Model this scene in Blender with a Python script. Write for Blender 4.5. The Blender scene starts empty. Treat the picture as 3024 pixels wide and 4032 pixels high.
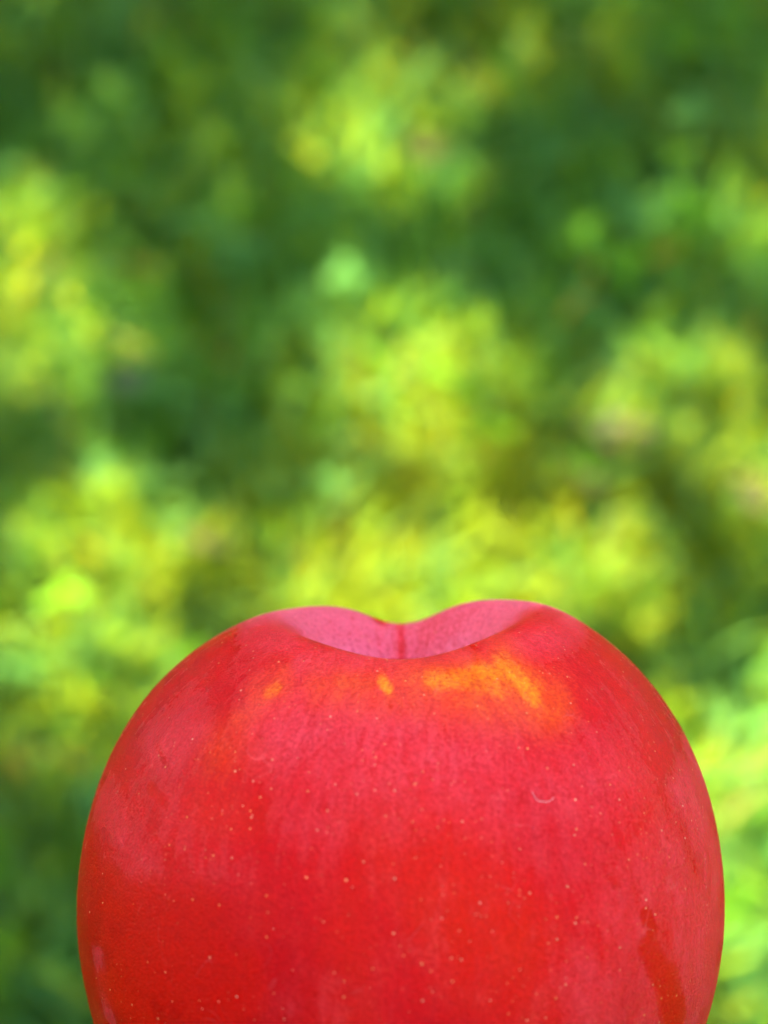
import bpy, math, random
import numpy as np
from mathutils import Vector, Matrix, noise

# ------------------------------------------------------------------ camera, light, exposure
scene = bpy.context.scene
CAM_H = 0.566                      # camera height over the lawn (m)
PITCH = math.radians(45)           # looking down
HFOV = math.radians(20)
cam_data = bpy.data.cameras.new('camera')
cam = bpy.data.objects.new('camera', cam_data)
scene.collection.objects.link(cam)
cam.location = (0, 0, CAM_H)
cam.rotation_euler = (math.pi / 2 - PITCH, 0, 0)
cam_data.sensor_fit = 'HORIZONTAL'
cam_data.sensor_width = 36
cam_data.lens = 18 / math.tan(HFOV / 2)
cam_data.clip_start = 0.01
cam_data.clip_end = 500
cam_data.dof.use_dof = True
cam_data.dof.focus_distance = 0.188
cam_data.dof.aperture_fstop = 25.0
scene.camera = cam

SUN_EL = math.radians(52)
SUN_AZ = math.radians(-40)         # from +Y towards -X : ahead of the camera, to the left
SDIR = Vector((math.sin(SUN_AZ) * math.cos(SUN_EL), math.cos(SUN_AZ) * math.cos(SUN_EL), math.sin(SUN_EL)))
world = bpy.data.worlds.new('World')
scene.world = world
world.use_nodes = True
wn = world.node_tree
bg = wn.nodes['Background']
sky = wn.nodes.new('ShaderNodeTexSky')
sky.sky_type = 'NISHITA'
sky.sun_disc = False
sky.sun_elevation = SUN_EL
sky.sun_rotation = SUN_AZ
sky.air_density = 0.75
sky.dust_density = 4.5
sky.ozone_density = 1.0
wn.links.new(sky.outputs[0], bg.inputs[0])
bg.inputs[1].default_value = 0.14
sun_data = bpy.data.lights.new('sun', 'SUN')
sun_data.energy = 4.6
sun_data.angle = math.radians(0.53)
sun_data.color = (1.0, 0.83, 0.50)
sun = bpy.data.objects.new('sun', sun_data)
scene.collection.objects.link(sun)
sun.rotation_euler = (-SDIR).to_track_quat('-Z', 'Y').to_euler()
sun.location = SDIR * 5
vs = scene.view_settings
vs.view_transform = 'Standard'
vs.look = 'None'
vs.exposure = 3.6
vs.gamma = 1
vs.use_curve_mapping = False
scene.cycles.use_denoising = True
scene.cycles.adaptive_threshold = .02
scene.cycles.max_bounces = 5
scene.cycles.diffuse_bounces = 3
scene.cycles.glossy_bounces = 2
scene.cycles.transmission_bounces = 3
scene.cycles.sample_clamp_indirect = 6

rng = np.random.default_rng(7)
random.seed(7)
COL = scene.collection

# ------------------------------------------------------------------ data measured for the fruit
SHAPE = {"cx": 0.00146, "cd": 0.2, "cz": -0.03732, "W": 0.02939, "b": 1.0345, "tilt": 6.5877, "roll": 0.84155, "ea": 0.96862, "ec": 1.08357, "D": 0.46885, "rc": 0.23775, "pc": 3.0, "A2": 0.01691, "A1": 0.02506, "N": 0.08657, "sn": 0.35089, "F": 0.04277, "sf": 0.56587, "w0": 0.18156, "ws": 0.49053, "kz": 0.00507, "taper": 0.05296, "tap2": 0.13014, "w1": 0.00411, "w2": 0.0}
# strokes on the skin in the fruit's own coordinates, mm: x0, z0, x1, z1, radius, weight
ORANGE = [
    (2.05, 25.32, 8.26, 25.90, 1.11, 0.85),
    (-0.68, 24.98, 3.16, 25.37, 1.11, 0.55),
    (8.10, 26.39, 10.55, 24.35, 1.34, 0.90),
    (0.85, 24.78, 12.05, 23.31, 1.98, 0.62),
    (3.99, 25.41, 9.34, 24.71, 1.34, 0.75),
    (-2.04, 25.22, -1.46, 24.78, 0.59, 0.95),
    (-5.70, 25.24, -2.98, 25.03, 0.95, 0.62),
    (-1.20, 24.45, -0.34, 23.89, 0.55, 0.60),
    (-7.16, 24.53, -0.64, 24.46, 1.66, 0.52),
    (-11.55, 23.94, -10.72, 24.41, 0.63, 0.75),
    (-12.19, 23.51, -10.34, 24.60, 1.42, 0.50),
    (-13.86, 21.78, -12.18, 22.92, 1.03, 0.45),
    (-15.43, 19.01, -13.57, 21.20, 1.82, 0.32),
    (12.00, 23.01, 13.00, 22.30, 1.34, 0.35),
    (-1.24, 23.15, -0.27, 23.01, 0.79, 0.30),
]
BLOOM_SHEEN = [  # waxy bloom; upper-centre strokes also paint in a soft highlight
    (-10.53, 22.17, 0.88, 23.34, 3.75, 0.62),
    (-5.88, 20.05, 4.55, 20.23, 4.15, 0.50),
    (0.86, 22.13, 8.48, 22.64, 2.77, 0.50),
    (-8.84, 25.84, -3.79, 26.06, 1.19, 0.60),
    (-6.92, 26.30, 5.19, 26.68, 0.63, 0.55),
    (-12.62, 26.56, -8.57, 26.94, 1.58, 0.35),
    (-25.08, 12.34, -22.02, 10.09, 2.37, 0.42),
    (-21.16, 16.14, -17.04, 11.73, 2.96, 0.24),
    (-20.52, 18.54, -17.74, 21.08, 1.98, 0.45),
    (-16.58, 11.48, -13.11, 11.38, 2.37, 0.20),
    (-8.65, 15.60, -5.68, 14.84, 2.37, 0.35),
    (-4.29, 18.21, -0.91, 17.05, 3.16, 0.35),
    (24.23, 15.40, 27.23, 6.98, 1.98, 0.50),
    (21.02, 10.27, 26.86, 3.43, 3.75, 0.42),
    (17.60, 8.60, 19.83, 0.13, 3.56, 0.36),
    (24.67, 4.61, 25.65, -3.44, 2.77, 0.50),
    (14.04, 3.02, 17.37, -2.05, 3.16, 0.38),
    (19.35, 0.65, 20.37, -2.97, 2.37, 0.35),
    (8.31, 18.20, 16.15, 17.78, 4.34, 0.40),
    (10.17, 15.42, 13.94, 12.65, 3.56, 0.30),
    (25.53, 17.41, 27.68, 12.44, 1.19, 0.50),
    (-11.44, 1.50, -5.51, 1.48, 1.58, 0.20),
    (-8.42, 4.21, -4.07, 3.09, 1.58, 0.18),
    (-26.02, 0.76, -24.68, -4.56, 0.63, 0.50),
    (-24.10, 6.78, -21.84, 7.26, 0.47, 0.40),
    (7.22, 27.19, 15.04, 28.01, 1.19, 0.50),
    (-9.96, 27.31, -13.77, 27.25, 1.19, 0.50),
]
RUBBED = [
    (20.07, 4.33, 21.45, 1.54, 0.87, 1.00),
    (21.90, 1.39, 23.07, -2.82, 1.11, 1.00),
    (19.82, 7.32, 20.54, 5.71, 0.47, 1.00),
    (16.79, 10.70, 17.20, 10.06, 0.55, 0.50),
    (-21.09, 15.46, -20.11, 15.08, 0.63, 0.60),
    (-23.13, 6.05, -15.71, 7.06, 2.77, 0.75),
    (-20.50, 2.46, -14.39, 2.51, 3.56, 1.00),
    (-23.59, -1.67, -21.82, -2.97, 2.37, 0.90),
    (-10.01, 7.59, -9.15, 4.85, 3.56, 0.35),
    (-26.60, 8.41, -25.79, 4.85, 0.40, 0.60),
    (-21.00, 18.72, -20.23, 18.00, 0.55, 0.50),
    (-20.88, 13.17, -20.56, 12.23, 0.28, 0.60),
    (-25.37, 9.78, -24.30, 9.94, 0.55, 0.50),
    (3.09, 22.43, 4.99, 21.97, 1.03, 0.35),
    (-1.03, 23.60, -0.09, 23.16, 0.55, 0.35),
]
WARM = [
    (-0.97, 14.08, 4.90, 10.64, 5.92, 0.60),
    (-4.07, 9.50, -4.72, -0.31, 3.56, 0.50),
    (3.18, 9.67, 8.35, 6.57, 4.74, 0.70),
    (-15.99, 14.96, -11.68, 15.64, 2.37, 0.50),
    (4.72, 3.89, 10.21, 2.36, 3.56, 0.50),
    (-15.18, 20.33, -11.92, 19.51, 2.37, 0.50),
    (18.33, 18.71, 20.21, 14.63, 2.37, 0.40),
]
GAPS = [
    (-0.017, 0.770, 0.015, 0.020, 1.00),
    (0.008, 0.813, 0.009, 0.027, 0.80),
    (0.014, 0.755, 0.010, 0.013, 0.60),
    (-0.156, 0.719, 0.009, 0.028, 1.00),
    (-0.135, 0.710, 0.011, 0.018, 0.60),
    (-0.114, 0.653, 0.011, 0.014, 0.80),
    (-0.150, 0.660, 0.007, 0.020, 0.90),
    (0.010, 0.624, 0.019, 0.027, 1.00),
    (0.023, 0.643, 0.011, 0.017, 0.80),
    (-0.018, 0.657, 0.013, 0.014, 0.50),
    (0.070, 0.619, 0.012, 0.015, 0.40),
    (0.091, 0.616, 0.008, 0.011, 0.35),
    (0.103, 0.657, 0.011, 0.017, 0.40),
    (-0.098, 0.534, 0.027, 0.015, 1.00),
    (-0.081, 0.541, 0.010, 0.012, 1.00),
    (-0.125, 0.522, 0.011, 0.013, 0.70),
    (0.035, 0.522, 0.024, 0.018, 1.00),
    (-0.008, 0.512, 0.024, 0.021, 1.00),
    (-0.018, 0.536, 0.013, 0.011, 0.70),
    (0.028, 0.547, 0.010, 0.014, 0.60),
    (0.074, 0.522, 0.014, 0.014, 0.80),
    (0.090, 0.531, 0.006, 0.009, 0.90),
    (0.138, 0.568, 0.008, 0.019, 1.00),
    (0.110, 0.463, 0.023, 0.018, 1.00),
    (0.114, 0.442, 0.018, 0.017, 1.00),
    (-0.111, 0.482, 0.020, 0.019, 0.85),
    (-0.092, 0.467, 0.014, 0.012, 0.80),
    (-0.115, 0.455, 0.012, 0.014, 0.60),
    (-0.082, 0.492, 0.011, 0.013, 0.50),
    (0.109, 0.388, 0.008, 0.015, 0.90),
    (0.107, 0.360, 0.007, 0.013, 0.80),
    (0.101, 0.343, 0.008, 0.009, 0.70),
    (0.002, 0.601, 0.010, 0.015, 0.60),
    (0.033, 0.601, 0.010, 0.013, 0.50),
    (-0.113, 0.596, 0.010, 0.010, 0.40),
    (0.116, 0.649, 0.007, 0.011, 0.50),
    (0.153, 0.713, 0.006, 0.019, 0.40),
]
FIBRE = [(10.108, -23.074, 17.737), (10.314, -23.26, 17.318), (10.591, -23.317, 17.039), (11.044, -23.199, 16.907), (11.564, -22.95, 16.921), (11.919, -22.635, 17.147)]


# ------------------------------------------------------------------ helpers
def mesh_obj(name, verts, faces, mat, parent=None, smooth=True):
    me = bpy.data.meshes.new(name)
    me.from_pydata([tuple(v) for v in verts], [], [tuple(f) for f in faces])
    me.update()
    if smooth:
        me.polygons.foreach_set('use_smooth', [True] * len(me.polygons))
    ob = bpy.data.objects.new(name, me)
    COL.objects.link(ob)
    if mat:
        me.materials.append(mat)
    if parent:
        ob.parent = parent
    return ob


def np_mesh(name, V, quads, mat, colors=None, parent=None):
    """big quad mesh from numpy arrays"""
    me = bpy.data.meshes.new(name)
    nv, nq = len(V), len(quads)
    me.vertices.add(nv)
    me.vertices.foreach_set('co', np.ascontiguousarray(V, dtype=np.float32).ravel())
    me.loops.add(nq * 4)
    me.loops.foreach_set('vertex_index', np.ascontiguousarray(quads, dtype=np.int32).ravel())
    me.polygons.add(nq)
    me.polygons.foreach_set('loop_start', np.arange(0, nq * 4, 4, dtype=np.int32))
    me.polygons.foreach_set('loop_total', np.full(nq, 4, dtype=np.int32))
    me.update(calc_edges=True)
    me.polygons.foreach_set('use_smooth', np.ones(nq, dtype=bool))
    if colors is not None:
        at = me.color_attributes.new('tint', 'FLOAT_COLOR', 'POINT')
        c4 = np.concatenate([colors, np.ones((nv, 1))], 1).astype(np.float32)
        at.data.foreach_set('color', c4.ravel())
    me.materials.append(mat)
    ob = bpy.data.objects.new(name, me)
    COL.objects.link(ob)
    if parent:
        ob.parent = parent
    return ob


def new_mat(name):
    m = bpy.data.materials.new(name)
    m.use_nodes = True
    nt = m.node_tree
    return m, nt, nt.nodes['Principled BSDF'], nt.nodes['Material Output']


class NB:
    """tiny node builder"""
    def __init__(self, nt):
        self.nt = nt

    def node(self, kind, **kw):
        n = self.nt.nodes.new(kind)
        for k, v in kw.items():
            setattr(n, k, v)
        return n

    def put(self, sock, v):
        if isinstance(v, bpy.types.NodeSocket):
            self.nt.links.new(v, sock)
        else:
            sock.default_value = v

    def math(self, op, a, b=0.0, clamp=False):
        n = self.node('ShaderNodeMath', operation=op, use_clamp=clamp)
        self.put(n.inputs[0], a)
        self.put(n.inputs[1], b)
        return n.outputs[0]

    def noise(self, vec, scale, detail=3.0, rough=0.55, dist=0.0):
        n = self.node('ShaderNodeTexNoise')
        self.put(n.inputs['Vector'], vec)
        n.inputs['Scale'].default_value = scale
        n.inputs['Detail'].default_value = detail
        n.inputs['Roughness'].default_value = rough
        n.inputs['Distortion'].default_value = dist
        return n.outputs['Fac']

    def smooth(self, v, a, b, lo=0.0, hi=1.0):
        n = self.node('ShaderNodeMapRange', interpolation_type='SMOOTHSTEP')
        self.put(n.inputs['Value'], v)
        n.inputs['From Min'].default_value = a
        n.inputs['From Max'].default_value = b
        n.inputs['To Min'].default_value = lo
        n.inputs['To Max'].default_value = hi
        return n.outputs['Result']

    def mix(self, f, a, b, blend='MIX'):
        n = self.node('ShaderNodeMix', data_type='RGBA', blend_type=blend)
        self.put(n.inputs[0], f)
        self.put(n.inputs[6], a)
        self.put(n.inputs[7], b)
        return n.outputs[2]


def C(r, g, b):
    return (r, g, b, 1.0)


# ------------------------------------------------------------------ ground
m_soil, nt, bs, outn = new_mat('soil')
nb = NB(nt)
tc = nb.node('ShaderNodeTexCoord').outputs['Object']
n1 = nb.noise(tc, 30, 5)
n2 = nb.noise(tc, 2.2, 4)
near = nb.mix(n1, C(.012, .020, .004), C(.040, .075, .010))
col = nb.mix(nb.smooth(n2, .3, .7), near, C(.045, .095, .014))
nt.links.new(col, bs.inputs['Base Color'])
bs.inputs['Roughness'].default_value = .95
bmp = nb.node('ShaderNodeBump')
bmp.inputs['Distance'].default_value = .01
nt.links.new(n1, bmp.inputs['Height'])
nt.links.new(bmp.outputs[0], bs.inputs['Normal'])
gv, gf = [], []
NG = 60
for j in range(NG + 1):
    for i in range(NG + 1):
        # fine near the fruit, coarse towards the horizon
        u, v = i / NG * 2 - 1, j / NG * 2 - 1
        x = math.copysign(abs(u) ** 3, u) * 150 + u * 1.5
        y = math.copysign(abs(v) ** 3, v) * 150 + v * 1.5 + .5
        z = .006 * noise.noise((x * 4, y * 4, 0)) if abs(x) < 4 and abs(y) < 4 else 0
        gv.append((x, y, z - .004))
for j in range(NG):
    for i in range(NG):
        a = j * (NG + 1) + i
        gf.append((a, a + 1, a + NG + 2, a + NG + 1))
ground = mesh_obj('ground', gv, gf, m_soil)
ground['kind'] = 'structure'


# ------------------------------------------------------------------ leaf material (grass, clover, tree leaves)
def leaf_mat(name, trans, rough, spec, gain=1.0, tgain=(2.3, 1.4, .3)):
    m, nt, bs, outn = new_mat(name)
    nb = NB(nt)
    at = nb.node('ShaderNodeAttribute', attribute_name='tint')
    tc = nb.node('ShaderNodeTexCoord').outputs['Object']
    n = nb.noise(tc, 160, 3)
    col = nb.mix(nb.smooth(n, .25, .75), at.outputs['Color'], nb.mix(1.0, at.outputs['Color'], C(.72, .78, .7), 'MULTIPLY'))
    nt.links.new(col, bs.inputs['Base Color'])
    bs.inputs['Roughness'].default_value = rough
    bs.inputs['Specular IOR Level'].default_value = spec
    tr = nb.node('ShaderNodeBsdfTranslucent')
    nt.links.new(nb.mix(1.0, col, C(*tgain), 'MULTIPLY'), tr.inputs['Color'])
    mx = nb.node('ShaderNodeMixShader')
    mx.inputs[0].default_value = trans
    nt.links.new(bs.outputs[0], mx.inputs[1])
    nt.links.new(tr.outputs[0], mx.inputs[2])
    nt.links.new(mx.outputs[0], outn.inputs['Surface'])
    return m


m_grass = leaf_mat('grass_blade', .45, .55, .06)
m_clover = leaf_mat('clover_leaf', .42, .6, .07)
m_crown = leaf_mat('crown_leaf', .3, .5, .3, tgain=(1.5, 1.5, .6))
m_dry = leaf_mat('dry_leaf', .25, .7, .3, tgain=(1.1, 1.0, .7))


def fbm2(x, y, f, seed):
    """cheap smooth 2-D value noise on arrays, 0..1"""
    r = np.random.default_rng(seed)
    T = r.random((64, 64))
    X, Y = (x * f + 640) % 64, (y * f + 640) % 64
    i, j = X.astype(int), Y.astype(int)
    a, b = X - i, Y - j
    a, b = a * a * (3 - 2 * a), b * b * (3 - 2 * b)
    i2, j2 = (i + 1) % 64, (j + 1) % 64
    return (T[i, j] * (1 - a) + T[i2, j] * a) * (1 - b) + (T[i, j2] * (1 - a) + T[i2, j2] * a) * b


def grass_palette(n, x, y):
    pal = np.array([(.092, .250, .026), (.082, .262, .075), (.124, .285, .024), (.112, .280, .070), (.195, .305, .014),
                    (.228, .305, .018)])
    w = .9 * fbm2(x, y, 13, 3795) + .14 * np.clip((.70 - y) / .3, 0, 1)     # yellow noise laid on the sun patches: sunlight painted into blade colour; yellower near
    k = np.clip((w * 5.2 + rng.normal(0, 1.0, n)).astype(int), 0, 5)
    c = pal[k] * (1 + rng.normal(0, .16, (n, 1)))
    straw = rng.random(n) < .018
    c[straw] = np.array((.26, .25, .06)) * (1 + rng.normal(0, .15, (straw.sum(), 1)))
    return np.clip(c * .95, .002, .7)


# ------------------------------------------------------------------ lawn grass (uncountable: one mass)
def scatter(n_dense, n_mid, n_wide):
    """even and thick where the picture looks, thinning out gradually further off"""
    xd = rng.uniform(-.34, .34, n_dense)
    yd = rng.uniform(.22, 1.15, n_dense)
    xm = np.concatenate([rng.normal(0, .55, n_mid), rng.uniform(-2.4, 2.4, n_wide)])
    ym = np.concatenate([rng.normal(.7, .62, n_mid), rng.uniform(-1.4, 3.4, n_wide)])
    keep = ~((np.abs(xm) < .34) & (ym > .22) & (ym < 1.15)) & (np.hypot(xm, ym - .13) > .02)
    return np.concatenate([xd, xm[keep]]), np.concatenate([yd, ym[keep]])


def make_grass():
    x, y = scatter(56000, 78000, 26000)
    n = len(x)
    clump = .55 * fbm2(x, y, 30, 11) + .45 * fbm2(x, y, 71, 12)
    keep = rng.random(n) < np.clip((clump - .05) * 2.2, .15, 1)
    x, y, clump = x[keep], y[keep], clump[keep]
    n = len(x)
    L = rng.uniform(.024, .050, n) * (.7 + .6 * clump)
    W = rng.uniform(.0010, .0024, n)
    az = rng.uniform(0, 2 * math.pi, n)
    lean = rng.uniform(.15, 1.15, n)
    curl = rng.uniform(.2, 1.4, n)
    S = 4
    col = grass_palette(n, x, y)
    V = np.zeros((n, (S + 1) * 2, 3))
    cx, cy, cz = x.copy(), y.copy(), np.full(n, -.004)
    ang = lean.copy()
    sx, sy = -np.sin(az), np.cos(az)
    for s in range(S + 1):
        w = W * (1 - (s / S) ** 2.2 * .93)
        V[:, 2 * s] = np.stack([cx - sx * w, cy - sy * w, cz], 1)
        V[:, 2 * s + 1] = np.stack([cx + sx * w, cy + sy * w, cz], 1)
        cx = cx + np.cos(az) * np.sin(ang) * L / S
        cy = cy + np.sin(az) * np.sin(ang) * L / S
        cz = np.maximum(cz + np.cos(ang) * L / S, .001)
        ang = ang + curl / S
    q = []
    for s in range(S):
        q.append((2 * s, 2 * s + 1, 2 * s + 3, 2 * s + 2))
    q = np.array(q)
    Q = (np.arange(n)[:, None, None] * (S + 1) * 2 + q[None]).reshape(-1, 4)
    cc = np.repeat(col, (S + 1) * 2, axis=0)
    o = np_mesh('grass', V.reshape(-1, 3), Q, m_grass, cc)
    o['kind'] = 'stuff'
    o['label'] = 'blurred green lawn grass filling the background behind the plum'
    o['category'] = 'grass'


make_grass()


# ------------------------------------------------------------------ clover and small weeds between the blades
def make_clover():
    x, y = scatter(550, 2000, 1500)
    n = len(x)
    dens = fbm2(x, y, 22, 5)
    keep = rng.random(n) < np.clip((dens - .25) * 2.0, 0.05, 1)
    x, y = x[keep], y[keep]
    n = len(x)
    h = rng.uniform(.012, .042, n)
    size = rng.uniform(.0035, .008, n)
    az = rng.uniform(0, 2 * math.pi, n)
    base = np.array([(.085, .250, .012), (.085, .260, .065), (.115, .290, .012), (.170, .310, .012), (.25, .33, .014)])
    k = np.clip(((.8 * fbm2(x, y, 16, 35) + .14 * np.clip((.70 - y) / .3, 0, 1)) * 5 + rng.normal(0, .9, n)).astype(int), 0, 4)
    col = np.clip(base[k] * .95 * (1 + rng.normal(0, .15, (n, 1))), .003, .6)
    # leaflet outline, heart like: 3 rows x 3 columns (folded along the midrib)
    rows = [(0.0, .05), (.35, .42), (.75, .52), (1.0, .30)]
    tx, ty = rng.normal(0, .28, n), rng.normal(0, .28, n)
    allV, allQ, allC = [], [], []
    off = 0
    for l in range(3):
        a = az + l * 2 * math.pi / 3
        ca, sa = np.cos(a), np.sin(a)
        V = np.zeros((n, 12, 3))
        for r, (u, wd) in enumerate(rows):
            for c in (-1, 0, 1):
                lu = u * 1.5 - (.12 if (r == 3 and c == 0) else 0)
                lx = lu * size
                ly = c * wd * size
                lz = abs(c) * .18 * size - (u * .35) ** 2 * size * 1.5 + .12 * size
                gx = ca * lx - sa * ly
                gy = sa * lx + ca * ly
                V[:, r * 3 + c + 1] = np.stack([x + gx, y + gy, h + lz + tx * gx + ty * gy], 1)
        q = []
        for r in range(3):
            for c in range(2):
                q.append((r * 3 + c, r * 3 + c + 1, r * 3 + c + 4, r * 3 + c + 3))
        allV.append(V.reshape(-1, 3))
        allQ.append((np.arange(n)[:, None, None] * 12 + np.array(q)[None]).reshape(-1, 4) + off)
        allC.append(np.repeat(col, 12, axis=0))
        off += n * 12
    # stalks
    w = .0005
    V = np.zeros((n, 4, 3))
    V[:, 0] = np.stack([x - w, y, 0 * x - .003], 1)
    V[:, 1] = np.stack([x + w, y, 0 * x - .003], 1)
    V[:, 2] = np.stack([x + w, y, h], 1)
    V[:, 3] = np.stack([x - w, y, h], 1)
    allV.append(V.reshape(-1, 3))
    allQ.append((np.arange(n)[:, None] * 4 + np.array((0, 1, 2, 3))[None]) + off)
    allC.append(np.repeat(col, 4, axis=0))
    o = np_mesh('clover', np.concatenate(allV), np.concatenate(allQ), m_clover, np.concatenate(allC))
    o['kind'] = 'stuff'
    o['label'] = 'blurred small clover leaves growing among the lawn grass'
    o['category'] = 'clover'


make_clover()


# ------------------------------------------------------------------ dry leaves and bits lying in the grass
def fallen_leaf(loc, length, width, rz, tilt, color, label):
    rows = 7
    V, F = [], []
    rr = random.Random(int(length * 1e6) + int(rz * 100))
    for r in range(rows):
        t = r / (rows - 1)
        w = width * .5 * math.sin(math.pi * (t * .93 + .035)) ** .8
        for c in (-1, -.5, 0, .5, 1):
            z = (c * c) * width * .22 + .25 * length * (t - .5) ** 2 + rr.uniform(-1, 1) * width * .03
            V.append(((t - .5) * length, c * w, z))
    for r in range(rows - 1):
        for c in range(4):
            a = r * 5 + c
            F.append((a, a + 1, a + 6, a + 5))
    me_o = mesh_obj('fallen_leaf', V, F, m_dry)
    at = me_o.data.color_attributes.new('tint', 'FLOAT_COLOR', 'POINT')
    for i, d in enumerate(at.data):
        f = 1 + rr.uniform(-.15, .15)
        d.color = (color[0] * f, color[1] * f, color[2] * f, 1)
    md = me_o.modifiers.new('thickness', 'SOLIDIFY')
    md.thickness = .0004
    me_o.location = loc
    me_o.rotation_euler = (tilt[0], tilt[1], rz)
    me_o['label'] = label
    me_o['category'] = 'leaf'
    me_o['group'] = 'dry leaves lying in the lawn'
    # petiole: a part of the leaf
    sv, sf = [], []
    for i in range(5):
        t = i / 4
        for a in range(5):
            an = a / 5 * 2 * math.pi
            sv.append((length * .48 + t * length * .3, math.cos(an) * .0006, .07 * length + t * t * .004 + math.sin(an) * .0006))
    for i in range(4):
        for a in range(5):
            sf.append((i * 5 + a, i * 5 + (a + 1) % 5, i * 5 + 5 + (a + 1) % 5, i * 5 + 5 + a))
    st = mesh_obj('stalk', sv, sf, m_dry, me_o)
    at = st.data.color_attributes.new('tint', 'FLOAT_COLOR', 'POINT')
    for d in at.data:
        d.color = (color[0] * .6, color[1] * .5, color[2] * .5, 1)


fallen_leaf((-.096, .606, .028), .016, .012, .9, (.5, .1, 0), (.12, .13, .07), 'small pale greyish pink dry leaf blurred in the grass at the left')
fallen_leaf((.069, .556, .028), .019, .014, 2.0, (.6, 0, 0), (.15, .14, .04), 'tan dry leaf blurred in the grass above the right shoulder of the plum')
fallen_leaf((.015, .755, .026), .020, .013, .3, (.4, .2, 0), (.15, .15, .03), 'ochre brown leaf blurred in the grass near the top centre of the picture')
fallen_leaf((.130, .549, .024), .017, .012, 1.4, (.3, 0, 0), (.07, .05, .03), 'dull brown dry leaf blurred in the grass at the right edge')
fallen_leaf((-.061, .522, .026), .016, .012, 2.6, (.4, 0, 0), (.15, .14, .04), 'small brown dry leaf blurred beside the bright patch on the left')
fallen_leaf((.087, .590, .012), .030, .022, 2.9, (.1, 0, 0), (.075, .060, .045), 'dark grey brown leaf blurred low in the grass above the tan one')


# ------------------------------------------------------------------ plum tree whose low bough shades the fruit and dapples the lawn
def tube(points, radii, sides=8):
    V, F = [], []
    for i, p in enumerate(points):
        p = Vector(p)
        d = (Vector(points[min(i + 1, len(points) - 1)]) - Vector(points[max(i - 1, 0)])).normalized()
        a = d.orthogonal().normalized()
        b = d.cross(a)
        for s in range(sides):
            an = s / sides * 2 * math.pi
            V.append(p + (a * math.cos(an) + b * math.sin(an)) * radii[i])
    for i in range(len(points) - 1):
        for s in range(sides):
            F.append((i * sides + s, i * sides + (s + 1) % sides, (i + 1) * sides + (s + 1) % sides, (i + 1) * sides + s))
    return V, F


m_bark, nt, bs, outn = new_mat('bark')
nb = NB(nt)
tc = nb.node('ShaderNodeTexCoord').outputs['Object']
mp = nb.node('ShaderNodeMapping')
mp.inputs['Scale'].default_value = (1, 1, .25)
nt.links.new(tc, mp.inputs[0])
bn = nb.noise(mp.outputs[0], 60, 6)
nt.links.new(nb.mix(bn, C(.04, .03, .022), C(.16, .13, .10)), bs.inputs['Base Color'])
bs.inputs['Roughness'].default_value = .9
bm = nb.node('ShaderNodeBump')
bm.inputs['Distance'].default_value = .01
nt.links.new(bn, bm.inputs['Height'])
nt.links.new(bm.outputs[0], bs.inputs['Normal'])

PLUM_FOOT = Vector((0, .14, .40))
PLUM_GROUND = PLUM_FOOT - SDIR * (PLUM_FOOT.z - .025) / SDIR.z


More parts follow.
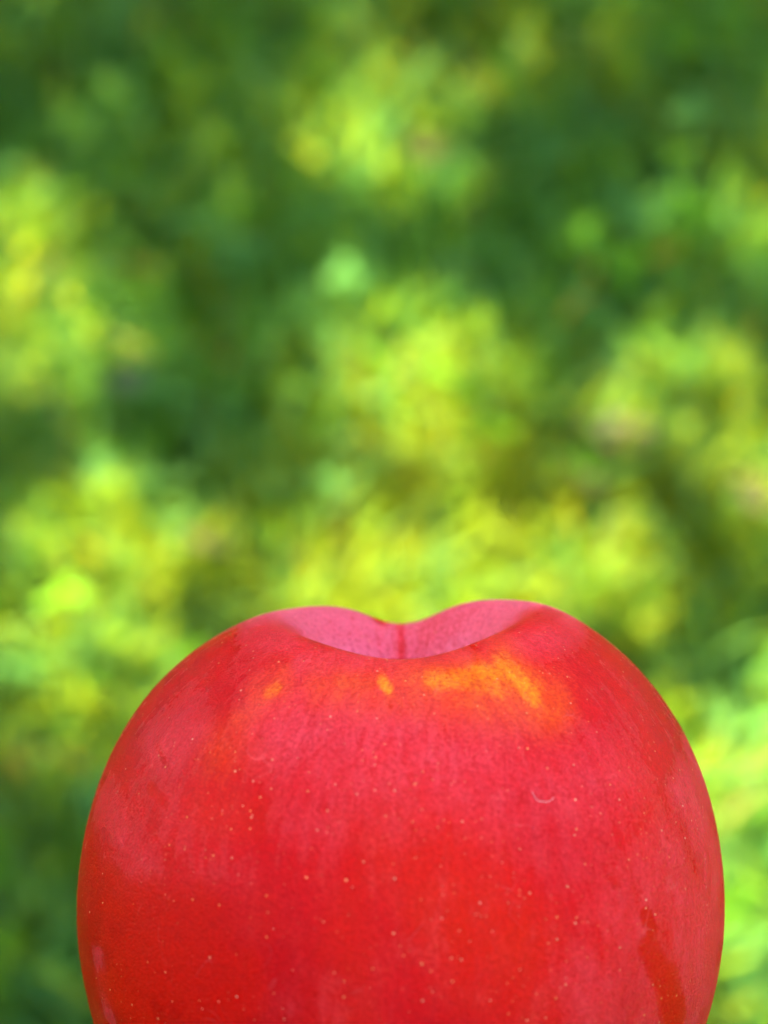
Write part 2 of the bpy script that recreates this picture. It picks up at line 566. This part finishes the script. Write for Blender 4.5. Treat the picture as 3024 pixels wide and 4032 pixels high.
def make_tree():
    root = bpy.data.objects.new('plum_tree', None)
    COL.objects.link(root)
    root.location = (-2.4, .7, 0)
    root['label'] = 'leafy tree standing beside the lawn that casts the dappled shade'
    root['category'] = 'tree'
    inv = Vector(root.location)
    cen = Vector((0, .55, .025)) + SDIR * 1.2
    pts = [Vector((-2.4, .7, -.1)), Vector((-2.38, .68, .5)), Vector((-2.3, .72, 1.0)), Vector((-2.35, .65, 1.8)), Vector((-2.4, .6, 2.6))]
    V, F = tube([p - inv for p in pts], [.14, .11, .095, .07, .03], 14)
    mesh_obj('trunk', V, F, m_bark, root)
    tips = []
    for k in range(9):
        e = cen + Vector((rng.uniform(-.7, .7), rng.uniform(-.7, .7), rng.uniform(-.12, .2)))
        s = pts[2].lerp(pts[3], rng.uniform(0, .7))
        mid = s.lerp(e, .5) + Vector((0, 0, .22 + rng.uniform(-.1, .15)))
        pl = [s, s.lerp(mid, .5) + Vector((0, 0, .05)), mid, mid.lerp(e, .5) + Vector((0, 0, .04)), e]
        V, F = tube([p - inv for p in pl], [.03, .022, .014, .008, .003], 8)
        mesh_obj('branch', V, F, m_bark, root)
    # leaves: hung in a slab across the sun's direction; gaps where sunlight reaches the lawn
    n = 82000
    gx = rng.uniform(-.85, .85, n)
    gy = rng.uniform(-.75, 1.65, n)
    t = rng.uniform(.95, 1.4, n)
    e = np.hypot(gx / .50, (gy - .43) / .85) + .35 * (fbm2(gx, gy, 5, 31) - .5)
    keep = rng.random(n) < np.clip((1.55 - e) / .5, 0, 1) * .68 / .78
    gaps = list(GAPS)
    r2 = random.Random(5)
    for i in range(60):        # further gaps beyond the picture
        a, b = r2.uniform(-.75, .75), r2.uniform(-.6, 1.4)
        if abs(a) < .24 and .3 < b < .92:
            continue
        if math.hypot(a - PLUM_GROUND.x, b - PLUM_GROUND.y) < .16:
            continue
        gaps.append((a, b, r2.uniform(.01, .03), r2.uniform(.01, .03), 1.0))
    for i in range(170):       # small flecks of light between the leaves
        a, b = r2.uniform(-.4, .4), r2.uniform(.15, 1.1)
        gaps.append((a, b, -.006, -.006, r2.uniform(.6, 1.0)))
    for (a, b, ra, rb, w) in gaps:
        if b > .68:
            ra, rb = ra * 1.1, rb * 1.05
        m = ((gx - a) / (ra + .014)) ** 2 + ((gy - b) / (rb + .016)) ** 2 < 1
        keep &= ~(m & (rng.random(n) < .30 + .63 * w))
    gx, gy, t = gx[keep], gy[keep], t[keep]
    P = np.stack([gx, gy, np.full(len(gx), .025)], 1) + np.outer(t, np.array(SDIR))
    # the rest of the crown, round the stem
    n2 = 5000
    d = rng.normal(size=(n2, 3))
    d /= np.linalg.norm(d, axis=1)[:, None]
    P2 = np.array((-2.5, .5, 2.35)) + d * (rng.random((n2, 1)) ** .33) * np.array((1.25, 1.0, .9))
    n3 = 3500                  # the spray of leaves that keeps the fruit itself in shade
    P3 = np.array(PLUM_FOOT) + np.outer(rng.uniform(.55, .95, n3), np.array(SDIR)) + rng.normal(0, .055, (n3, 3))
    P = np.concatenate([P, P3, P2])
    n = len(P)
    L = rng.uniform(.017, .028, n)
    L[-n2:] *= 2.3
    W = L * rng.uniform(.42, .55, n)
    # leaf frame, mostly facing up
    nrm = rng.normal(size=(n, 3)) * .55 + np.array(SDIR) * .6 + np.array((0, 0, .6))
    nrm /= np.linalg.norm(nrm, axis=1)[:, None]
    ax = np.cross(nrm, rng.normal(size=(n, 3)))
    ax /= np.linalg.norm(ax, axis=1)[:, None]
    sd = np.cross(nrm, ax)
    rows = [(-.5, .05), (-.16, .46), (.2, .46), (.55, .02)]
    V = np.zeros((n, 12, 3))
    for r, (u, wd) in enumerate(rows):
        for c in (-1, 0, 1):
            V[:, r * 3 + c + 1] = P + ax * (u * L)[:, None] + sd * (c * wd * W)[:, None] + nrm * ((abs(c) * .12 * W) - u * u * .3 * L)[:, None]
    q = []
    for r in range(3):
        for c in range(2):
            q.append((r * 3 + c, r * 3 + c + 1, r * 3 + c + 4, r * 3 + c + 3))
    Q = (np.arange(n)[:, None, None] * 12 + np.array(q)[None]).reshape(-1, 4)
    pal = np.array([(.045, .10, .022), (.06, .13, .03), (.08, .15, .03)])
    col = pal[rng.integers(0, 3, n)] * (1 + rng.normal(0, .12, (n, 1)))
    o = np_mesh('crown', V.reshape(-1, 3) - np.array(inv), Q, m_crown, np.repeat(np.clip(col, .01, .5), 12, axis=0), root)
    o['kind'] = 'stuff'


make_tree()


# ------------------------------------------------------------------ unseen leaf ring added to keep low light off the fruit's flanks
def make_added_hedge():
    root = bpy.data.objects.new('added_hedge', None)
    COL.objects.link(root)
    cx, cy, R = 0.0, .35, 1.75
    root.location = (cx, cy + R, 0)
    inv = Vector(root.location)
    root['label'] = 'tall ring of leaves added out of view to darken the sides of the plum'
    root['category'] = 'added_hedge'
    n = 22000
    a = rng.uniform(0, 2 * math.pi, n)
    rad = R + rng.uniform(-.18, .22, n)
    z = rng.uniform(.03, 1.0, n) * (np.where(np.abs(a - math.pi) > 2.3, 1.15, 1.7) + 2.3 * np.clip((1.0 - np.abs(np.abs(a - math.pi) - 1.5)) / .35, 0, 1) + .12 * np.sin(a * 9) + .08 * np.sin(a * 23))
    P = np.stack([cx + np.sin(a) * rad, cy + np.cos(a) * rad, z], 1)
    L = rng.uniform(.06, .11, n)
    W = L * rng.uniform(.45, .6, n)
    nrm = rng.normal(size=(n, 3)) * .6 + np.stack([-np.sin(a), -np.cos(a), 0 * a + .5], 1)
    nrm /= np.linalg.norm(nrm, axis=1)[:, None]
    ax = np.cross(nrm, rng.normal(size=(n, 3)))
    ax /= np.linalg.norm(ax, axis=1)[:, None]
    sd = np.cross(nrm, ax)
    rows = [(-.5, .05), (-.15, .45), (.2, .45), (.55, .02)]
    V = np.zeros((n, 12, 3))
    for r, (u, wd) in enumerate(rows):
        for c in (-1, 0, 1):
            V[:, r * 3 + c + 1] = P + ax * (u * L)[:, None] + sd * (c * wd * W)[:, None] + nrm * ((abs(c) * .12 * W) - u * u * .3 * L)[:, None]
    q = [(r * 3 + c, r * 3 + c + 1, r * 3 + c + 4, r * 3 + c + 3) for r in range(3) for c in range(2)]
    Q = (np.arange(n)[:, None, None] * 12 + np.array(q)[None]).reshape(-1, 4)
    pal = np.array([(.035, .085, .016), (.05, .11, .02), (.07, .13, .022)])
    col = pal[rng.integers(0, 3, n)] * (1 + rng.normal(0, .12, (n, 1)))
    o = np_mesh('foliage', V.reshape(-1, 3) - np.array(inv), Q, m_crown, np.repeat(np.clip(col, .01, .5), 12, axis=0), root)
    o['kind'] = 'stuff'
    for i in range(20):
        an = math.radians(i * 18)
        b = Vector((cx + math.sin(an) * R, cy + math.cos(an) * R, -.05))
        pl = [b + Vector((rng.uniform(-.05, .05) * k, rng.uniform(-.05, .05) * k, .42 * k)) for k in range(5)]
        SV, SF = tube([p - inv for p in pl], [.018, .015, .012, .008, .003], 7)
        mesh_obj('stem', SV, SF, m_bark, root)


make_added_hedge()


# ------------------------------------------------------------------ the plum
def plum_shape(TH, PH):
    p = SHAPE
    s, c = np.sin(TH), np.cos(TH)
    r = np.abs(s) ** p['ea']
    z = p['b'] * np.sign(c) * np.abs(c) ** p['ec']
    rt = np.where(c > 0, r, 9)
    x_, y_ = np.cos(PH), np.sin(PH)
    z = z - p['D'] * np.exp(-(rt / p['rc']) ** p['pc'])
    w = np.exp(-((rt - p['w0']) / p['ws']) ** 2) * np.clip(rt / .12, 0, 1) ** 2
    db = np.arccos(np.clip(y_, -1, 1))
    df = np.pi - db
    z = z + w * (p['A2'] * np.cos(2 * PH) + p['A1'] * x_ - p['N'] * np.exp(-(db / p['sn']) ** 2) - p['F'] * np.exp(-(df / p['sf']) ** 2))
    r = r * (1 + p['taper'] * z / p['b'] + p['tap2'] * (z / p['b']) ** 2)
    r = r * (1 + p['kz'] * x_ * z + p['w1'] * x_ * z * z)
    # suture: the groove goes on down the far side
    r = r * (1 - .035 * np.exp(-(db / .13) ** 2) * np.clip(s, 0, 1) ** 2)
    # small point at the blossom end
    z = z - .04 * np.exp(-(np.where(c < 0, r, 9) / .10) ** 2)
    return np.stack([r * x_, r * y_, z], -1) * p['W']


def stroke_field(X, Z, strokes):
    f = np.zeros_like(X)
    for (x0, z0, x1, z1, rad, w) in strokes:
        x0, z0, x1, z1, rad = [v * 1e-3 for v in (x0, z0, x1, z1, rad)]
        dx, dz = x1 - x0, z1 - z0
        t = np.clip(((X - x0) * dx + (Z - z0) * dz) / (dx * dx + dz * dz + 1e-12), 0, 1)
        d = np.hypot(X - x0 - t * dx, Z - z0 - t * dz) / rad
        f = np.maximum(f, w * np.exp(-(d / 1.25) ** 2.2))
    return f


def skin_material():
    m, nt, bs, outn = new_mat('plum_skin')
    nb = NB(nt)
    tc = nb.node('ShaderNodeTexCoord')
    ob = tc.outputs['Object']
    uv = tc.outputs['UV']
    a1 = nb.node('ShaderNodeAttribute', attribute_name='skin_a')
    a2 = nb.node('ShaderNodeAttribute', attribute_name='skin_b')
    s1 = nb.node('ShaderNodeSeparateColor')
    nt.links.new(a1.outputs['Color'], s1.inputs[0])
    s2 = nb.node('ShaderNodeSeparateColor')
    nt.links.new(a2.outputs['Color'], s2.inputs[0])
    a3 = nb.node('ShaderNodeAttribute', attribute_name='skin_c')
    s3 = nb.node('ShaderNodeSeparateColor')
    nt.links.new(a3.outputs['Color'], s3.inputs[0])
    bloom, orange, rubbed = s1.outputs[0], s1.outputs[1], s1.outputs[2]
    cavity, warm, deep = s2.outputs[0], s2.outputs[1], s2.outputs[2]
    # streaks along the meridians
    mp = nb.node('ShaderNodeMapping')
    mp.inputs['Scale'].default_value = (60, 7, 1)
    nt.links.new(uv, mp.inputs[0])
    streak = nb.noise(mp.outputs[0], 1.6, 5, .62, .6)
    mp2 = nb.node('ShaderNodeMapping')
    mp2.inputs['Scale'].default_value = (150, 26, 1)
    nt.links.new(uv, mp2.inputs[0])
    fine_streak = nb.noise(mp2.outputs[0], 1.5, 4, .6, .4)
    big = nb.noise(ob, 90, 4)
    med = nb.noise(ob, 330, 5, .6)
    fine = nb.noise(ob, 2600, 4, .65)
    pore = nb.noise(ob, 5200, 2, .5)

    # ground colour of the skin
    red = nb.mix(nb.smooth(big, .3, .7), C(.62, .003, .006), C(.72, .006, .007))
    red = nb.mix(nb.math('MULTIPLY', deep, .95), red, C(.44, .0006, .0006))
    red = nb.mix(nb.math('MULTIPLY', s3.outputs[0], nb.smooth(med, .3, .7, .35, .7)), red, C(.42, .003, .020))  # shoulder tint: own flush plus painted-in shade
    wv = nb.smooth(nb.math('ADD', warm, nb.math('MULTIPLY', nb.math('SUBTRACT', med, .5), .5)), .15, .9)
    red = nb.mix(nb.math('MULTIPLY', wv, .8), red, C(.70, .014, .002))
    ov = nb.math('ADD', orange, nb.math('MULTIPLY', nb.math('SUBTRACT', streak, .5), .55))
    ov = nb.math('ADD', ov, nb.math('MULTIPLY', nb.math('SUBTRACT', med, .5), .45))
    ov = nb.math('ADD', ov, nb.math('MULTIPLY', nb.math('SUBTRACT', fine, .5), .5))
    om = nb.math('MULTIPLY', nb.smooth(ov, .0, 1.05), nb.smooth(fine, .25, .6, .75, 1.0))
    oc = nb.mix(nb.smooth(ov, .55, 1.15), C(.86, .08, .004), C(.92, .30, .004))
    base = nb.mix(om, red, oc)

    # waxy bloom, with upper-centre sheen painted in, and where it is rubbed off
    b = nb.math('ADD', bloom, nb.math('MULTIPLY', nb.math('SUBTRACT', streak, .5), .6))
    b = nb.math('ADD', b, nb.math('MULTIPLY', nb.math('SUBTRACT', med, .5), nb.math('SUBTRACT', .45, nb.math('MULTIPLY', cavity, .4))))
    rub = nb.smooth(nb.math('ADD', rubbed, nb.math('ADD', nb.math('MULTIPLY', nb.math('SUBTRACT', med, .5), 1.3), nb.math('MULTIPLY', nb.math('SUBTRACT', streak, .5), .7))), .25, .80)
    base = nb.mix(nb.math('MULTIPLY', rub, .8), base, C(.62, .003, .001))
    bm_ = nb.smooth(b, .0, 1.0)
    bm_ = nb.math('MULTIPLY', bm_, nb.math('SUBTRACT', 1.0, nb.math('MULTIPLY', rub, .92)))
    bm_ = nb.math('MULTIPLY', bm_, nb.smooth(nb.math('ADD', nb.math('MULTIPLY', fine, .6), nb.math('MULTIPLY', fine_streak, .4)), .3, .62, .35, 1.4))
    bm_ = nb.math('MULTIPLY', bm_, nb.math('SUBTRACT', 1.0, nb.math('MULTIPLY', om, .75)), clamp=True)
    bloom_sheen_col = nb.mix(cavity, C(.82, .065, .095), C(.88, .22, .37))
    base = nb.mix(nb.math('MULTIPLY', bm_, nb.math('ADD', .72, nb.math('MULTIPLY', cavity, .2))), base, bloom_sheen_col)

    mott = nb.smooth(nb.math('ADD', nb.math('MULTIPLY', fine, .65), nb.math('MULTIPLY', pore, .35)), .34, .66, .86, 1.07)
    hs = nb.node('ShaderNodeHueSaturation')
    nt.links.new(base, hs.inputs['Color'])
    nt.links.new(mott, hs.inputs['Value'])
    base = hs.outputs['Color']
    # broken hairline scratches
    cn = nb.noise(ob, 150, 1.5, .5, .8)
    line = nb.smooth(nb.math('ABSOLUTE', nb.math('SUBTRACT', cn, .5)), .0, .0065, 1.0, .0)
    brk = nb.smooth(nb.noise(ob, 210, 2), .56, .66)
    line = nb.math('MULTIPLY', nb.math('MULTIPLY', line, brk), nb.math('SUBTRACT', 1.0, cavity))
    base = nb.mix(nb.math('MULTIPLY', line, .18), base, C(.80, .16, .17))
    # lenticels : small pale dots
    vo = nb.node('ShaderNodeTexVoronoi', feature='F1')
    vo.inputs['Scale'].default_value = 1300
    nt.links.new(ob, vo.inputs['Vector'])
    sc = nb.node('ShaderNodeSeparateColor')
    nt.links.new(vo.outputs['Color'], sc.inputs[0])
    size = nb.smooth(sc.outputs[0], .15, 1.05, .0, .145)
    dd = nb.math('SUBTRACT', size, vo.outputs['Distance'])
    dot = nb.smooth(dd, .0, .035)
    dot = nb.math('MULTIPLY', dot, nb.math('SUBTRACT', 1.0, nb.math('MULTIPLY', cavity, .9)))
    dotc = nb.mix(sc.outputs[1], C(.9, .36, .10), C(.88, .45, .30))
    base = nb.mix(nb.math('MULTIPLY', dot, nb.math('ADD', .5, nb.math('MULTIPLY', sc.outputs[2], .5))), base, dotc)

    vo2 = nb.node('ShaderNodeTexVoronoi', feature='F1')
    vo2.inputs['Scale'].default_value = 2300
    nt.links.new(ob, vo2.inputs['Vector'])
    sc2 = nb.node('ShaderNodeSeparateColor')
    nt.links.new(vo2.outputs['Color'], sc2.inputs[0])
    d2 = nb.smooth(nb.math('SUBTRACT', nb.smooth(sc2.outputs[0], .45, 1.0, .0, .2), vo2.outputs['Distance']), .0, .06)
    d2 = nb.math('MULTIPLY', nb.math('MULTIPLY', d2, nb.smooth(big, .4, .62)), nb.math('SUBTRACT', 1.0, cavity))
    base = nb.mix(nb.math('MULTIPLY', d2, .45), base, dotc)
    nt.links.new(base, bs.inputs['Base Color'])
    ro = nb.math('ADD', .24, nb.math('MULTIPLY', bm_, .30))
    ro = nb.math('SUBTRACT', ro, nb.math('MULTIPLY', rub, .10))
    nt.links.new(ro, bs.inputs['Roughness'])
    bs.inputs['Specular IOR Level'].default_value = .07
    bs.inputs['Subsurface Weight'].default_value = .18
    bs.inputs['Subsurface Radius'].default_value = (1.0, .25, .12)
    bs.inputs['Subsurface Scale'].default_value = .0016
    bs.inputs['Sheen Weight'].default_value = .0
    bs.inputs['Sheen Roughness'].default_value = .45
    h = nb.math('ADD', nb.math('MULTIPLY', fine, .5), nb.math('MULTIPLY', pore, .35))
    h = nb.math('ADD', h, nb.math('MULTIPLY', fine_streak, .35))
    h = nb.math('ADD', h, nb.math('MULTIPLY', dot, .5))
    h = nb.math('ADD', h, nb.math('MULTIPLY', med, .6))
    bp = nb.node('ShaderNodeBump')
    bp.inputs['Strength'].default_value = .8
    bp.inputs['Distance'].default_value = .00022
    nt.links.new(h, bp.inputs['Height'])
    nt.links.new(bp.outputs[0], bs.inputs['Normal'])
    return m


def make_plum():
    NT, NP = 400, 540
    th = np.concatenate([np.linspace(.0015, .9, NT // 2), np.linspace(.9, math.pi - .0015, NT // 2 + 1)[1:]])
    ph = np.linspace(-math.pi, math.pi, NP + 1)[:-1]
    TH, PH = np.meshgrid(th, ph, indexing='ij')
    V = plum_shape(TH, PH)
    # gentle unevenness of a real fruit
    bump = np.zeros(TH.shape)
    for (f, g, a, o) in ((2, 3, .10, .3), (5, 2, .06, 1.7), (7, 6, .035, .9), (11, 9, .018, 2.2)):
        bump += a * np.sin(f * PH + o) * np.sin(g * TH + o * 1.7)
    V *= (1 + .0045 * bump * np.clip(np.sin(TH) * 2, 0, 1))[..., None]
    n_t, n_p = TH.shape
    idx = np.arange(n_t * n_p).reshape(n_t, n_p)
    a = idx[:-1, :]
    b = idx[1:, :]
    Q = np.stack([a, b, np.roll(b, -1, 1), np.roll(a, -1, 1)], -1).reshape(-1, 4)
    flat = V.reshape(-1, 3)
    mat = skin_material()
    o = np_mesh('plum', flat, Q, mat)
    me = o.data
    # uv : longitude, latitude
    uvl = me.uv_layers.new(name='UVMap')
    li = Q.reshape(-1)
    U = (PH.reshape(-1) + math.pi) / (2 * math.pi)
    T = TH.reshape(-1) / math.pi
    uu = U[li].reshape(-1, 4)
    wrap = (uu.max(1) - uu.min(1)) > .5
    uu[wrap] = np.where(uu[wrap] < .5, uu[wrap] + 1, uu[wrap])
    uvl.data.foreach_set('uv', np.stack([uu.reshape(-1), T[li]], 1).astype(np.float32).ravel())
    # skin fields
    X, Y, Z = flat[:, 0], flat[:, 1], flat[:, 2]
    TF, PF = TH.reshape(-1), PH.reshape(-1)
    rr = np.hypot(X, Y) / SHAPE['W']
    cav_r = np.clip((.42 - rr) / .26, 0, 1) * (TF < 1.2)
    cav = cav_r * cav_r * (3 - 2 * cav_r)
    front = np.clip((-Y / SHAPE['W'] + .12) / .12, 0, 1) * (1 - cav)
    bloom = stroke_field(X, Z, BLOOM_SHEEN)
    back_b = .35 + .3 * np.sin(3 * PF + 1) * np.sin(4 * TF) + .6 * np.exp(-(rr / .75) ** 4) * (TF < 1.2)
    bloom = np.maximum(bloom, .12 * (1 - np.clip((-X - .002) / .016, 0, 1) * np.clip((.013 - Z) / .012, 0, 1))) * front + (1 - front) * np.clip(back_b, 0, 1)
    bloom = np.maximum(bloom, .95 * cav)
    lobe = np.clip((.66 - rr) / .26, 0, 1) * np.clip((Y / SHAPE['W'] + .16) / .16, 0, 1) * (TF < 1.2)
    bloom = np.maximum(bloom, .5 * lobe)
    cav = np.maximum(cav, .45 * lobe)
    orange = stroke_field(X, Z, ORANGE) * front
    rubbed = stroke_field(X, Z, RUBBED) * front
    warm = stroke_field(X, Z, WARM) * front
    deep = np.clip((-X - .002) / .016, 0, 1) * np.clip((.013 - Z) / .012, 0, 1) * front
    # red thread along the suture in the far wall of the hollow, and a flushed spot by the scar
    db = np.arccos(np.clip(np.sin(PF - .0), -1, 1))
    sut = np.exp(-((PF - (math.pi / 2 + .02)) * np.maximum(rr, .02) / .018) ** 2) * (rr < .6) * (rr > .03)
    sut = sut * np.clip((.53 - rr) / .14, 0, 1)
    bloom = bloom * (1 - .6 * sut)
    spot = np.exp(-(((X + .0024) / .0013) ** 2 + ((Y - .0118) / .0014) ** 2)) * (TF < 1.2)
    bloom = bloom * (1 - .85 * spot)
    bloom = bloom * (1 - .6 * np.exp(-(rr / .10) ** 2) * (TF < 1.2))
    # purple flush on the shoulders, with some of their shade painted in
    flush_shade = np.clip((np.abs(X - .0014) - .010) / .012, 0, 1) * np.clip((Z - .008) / .012, 0, 1) * (1 - cav)
    for name, ch in (('skin_a', (bloom, orange, rubbed)), ('skin_b', (cav, warm, deep)), ('skin_c', (flush_shade, flush_shade * 0, flush_shade * 0))):
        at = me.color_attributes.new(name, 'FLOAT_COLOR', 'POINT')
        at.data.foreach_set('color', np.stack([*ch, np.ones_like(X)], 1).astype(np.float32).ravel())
    # place: the fruit lies tilted back, its hollow a little towards the camera
    p = SHAPE
    t, ro = math.radians(p['tilt']), math.radians(p['roll'])
    right = Vector((1, 0, 0))
    fwd = Vector((0, math.cos(PITCH), -math.sin(PITCH)))
    up = Vector((0, math.sin(PITCH), math.cos(PITCH)))
    ex = right * math.cos(ro) - (up * math.cos(t) - fwd * math.sin(t)) * math.sin(ro)
    ez = right * math.sin(ro) + (up * math.cos(t) - fwd * math.sin(t)) * math.cos(ro)
    ey = up * math.sin(t) + fwd * math.cos(t)
    M = Matrix(((ex.x, ey.x, ez.x), (ex.y, ey.y, ez.y), (ex.z, ey.z, ez.z))).to_4x4()
    M.translation = cam.location + right * p['cx'] + up * p['cz'] + fwd * p['cd']
    o.matrix_world = M
    o['label'] = 'ripe red plum with pink bloom and orange flecks below its stem hollow'
    o['category'] = 'plum'
    # stem scar at the bottom of the hollow
    m_scar, nt, bs, outn = new_mat('stem_scar')
    nb = NB(nt)
    tc = nb.node('ShaderNodeTexCoord').outputs['Object']
    nt.links.new(nb.mix(nb.noise(tc, 1500, 4), C(.10, .03, .015), C(.32, .12, .05)), bs.inputs['Base Color'])
    bs.inputs['Roughness'].default_value = .8
    z0 = float(flat[:n_p, 2].mean())
    SV, SF = [], []
    prof = [(.0, -.0002), (.0006, .00005), (.0010, .0004), (.0013, .00045), (.0016, .0002), (.0018, -.0006)]
    ns = 20
    for k, (r, z) in enumerate(prof):
        for s in range(ns):
            an = s / ns * 2 * math.pi
            w = 1 + .12 * math.sin(3 * an + k) + .06 * math.sin(7 * an)
            SV.append((max(r, .00005) * w * math.cos(an), max(r, .00005) * w * math.sin(an), z0 + z + .0002 * math.sin(5 * an + k)))
    for k in range(len(prof) - 1):
        for s in range(ns):
            SF.append((k * ns + s, k * ns + (s + 1) % ns, (k + 1) * ns + (s + 1) % ns, (k + 1) * ns + s))
    mesh_obj('stem_scar', SV, SF, m_scar, o)
    return o, M, flat


plum, PM, pflat = make_plum()


# ------------------------------------------------------------------ pale lint fibre clinging to the skin
def make_fibre():
    pts = [Vector(p) * 1e-3 for p in FIBRE]
    # smooth the path (Catmull-Rom) and lift it just off the skin
    path = []
    for i in range(len(pts) - 1):
        a, b, c, d = pts[max(i - 1, 0)], pts[i], pts[i + 1], pts[min(i + 2, len(pts) - 1)]
        for s in range(6):
            t = s / 6
            path.append(.5 * ((2 * b) + (c - a) * t + (2 * a - 5 * b + 4 * c - d) * t * t + (3 * b - a - 3 * c + d) * t ** 3))
    path.append(pts[-1])
    path = [PM @ (p * (1 + .00018 / p.length)) for p in path]
    m, nt, bs, outn = new_mat('lint')
    bs.inputs['Base Color'].default_value = (.80, .48, .46, 1)
    bs.inputs['Roughness'].default_value = .6
    base = path[0].copy()
    V, F = tube([p - base for p in path], [.000012 + .00001 * math.sin(math.pi * i / (len(path) - 1)) for i in range(len(path))], 6)
    o = mesh_obj('lint_fibre', V, F, m)
    o.location = base
    o['label'] = 'thin curved white lint fibre clinging to the right front of the plum'
    o['category'] = 'fibre'


make_fibre()


# ------------------------------------------------------------------ what carries the fruit, below the picture
def make_post():
    W = np.array([tuple(PM @ Vector(v)) for v in pflat[::7]])
    k = int(np.argmin(W[:, 2]))
    fx, fy, fz = W[k]
    m, nt, bs, outn = new_mat('weathered_wood')
    nb = NB(nt)
    tc = nb.node('ShaderNodeTexCoord').outputs['Object']
    mp = nb.node('ShaderNodeMapping')
    mp.inputs['Scale'].default_value = (1, 1, .06)
    nt.links.new(tc, mp.inputs[0])
    g = nb.noise(mp.outputs[0], 500, 5)
    nt.links.new(nb.mix(g, C(.09, .07, .05), C(.30, .26, .21)), bs.inputs['Base Color'])
    bs.inputs['Roughness'].default_value = .85
    bp = nb.node('ShaderNodeBump')
    bp.inputs['Distance'].default_value = .001
    nt.links.new(g, bp.inputs['Height'])
    nt.links.new(bp.outputs[0], bs.inputs['Normal'])
    V, F = [], []
    ns = 24
    H = fz + .0006
    rings = [(.0, H - .0012), (.006, H - .0004), (.0095, H), (.0108, H - .0006), (.0113, H - .002), (.0118, H * .6), (.0124, .02), (.0126, -.03)]
    for q, (r, z) in enumerate(rings):
        for s in range(ns):
            an = s / ns * 2 * math.pi
            w = 1 + .03 * math.sin(3 * an + 1) + .015 * math.sin(8 * an)
            V.append((max(r, .0001) * w * math.cos(an), max(r, .0001) * w * math.sin(an), z))
    for q in range(len(rings) - 1):
        for s in range(ns):
            F.append((q * ns + s, (q + 1) * ns + s, (q + 1) * ns + (s + 1) % ns, q * ns + (s + 1) % ns))
    o = mesh_obj('wooden_post', V, F, m)
    o.location = (fx, fy - .002, 0)
    o['label'] = 'slim weathered wooden post carrying the plum, below the picture'
    o['category'] = 'post'


make_post()
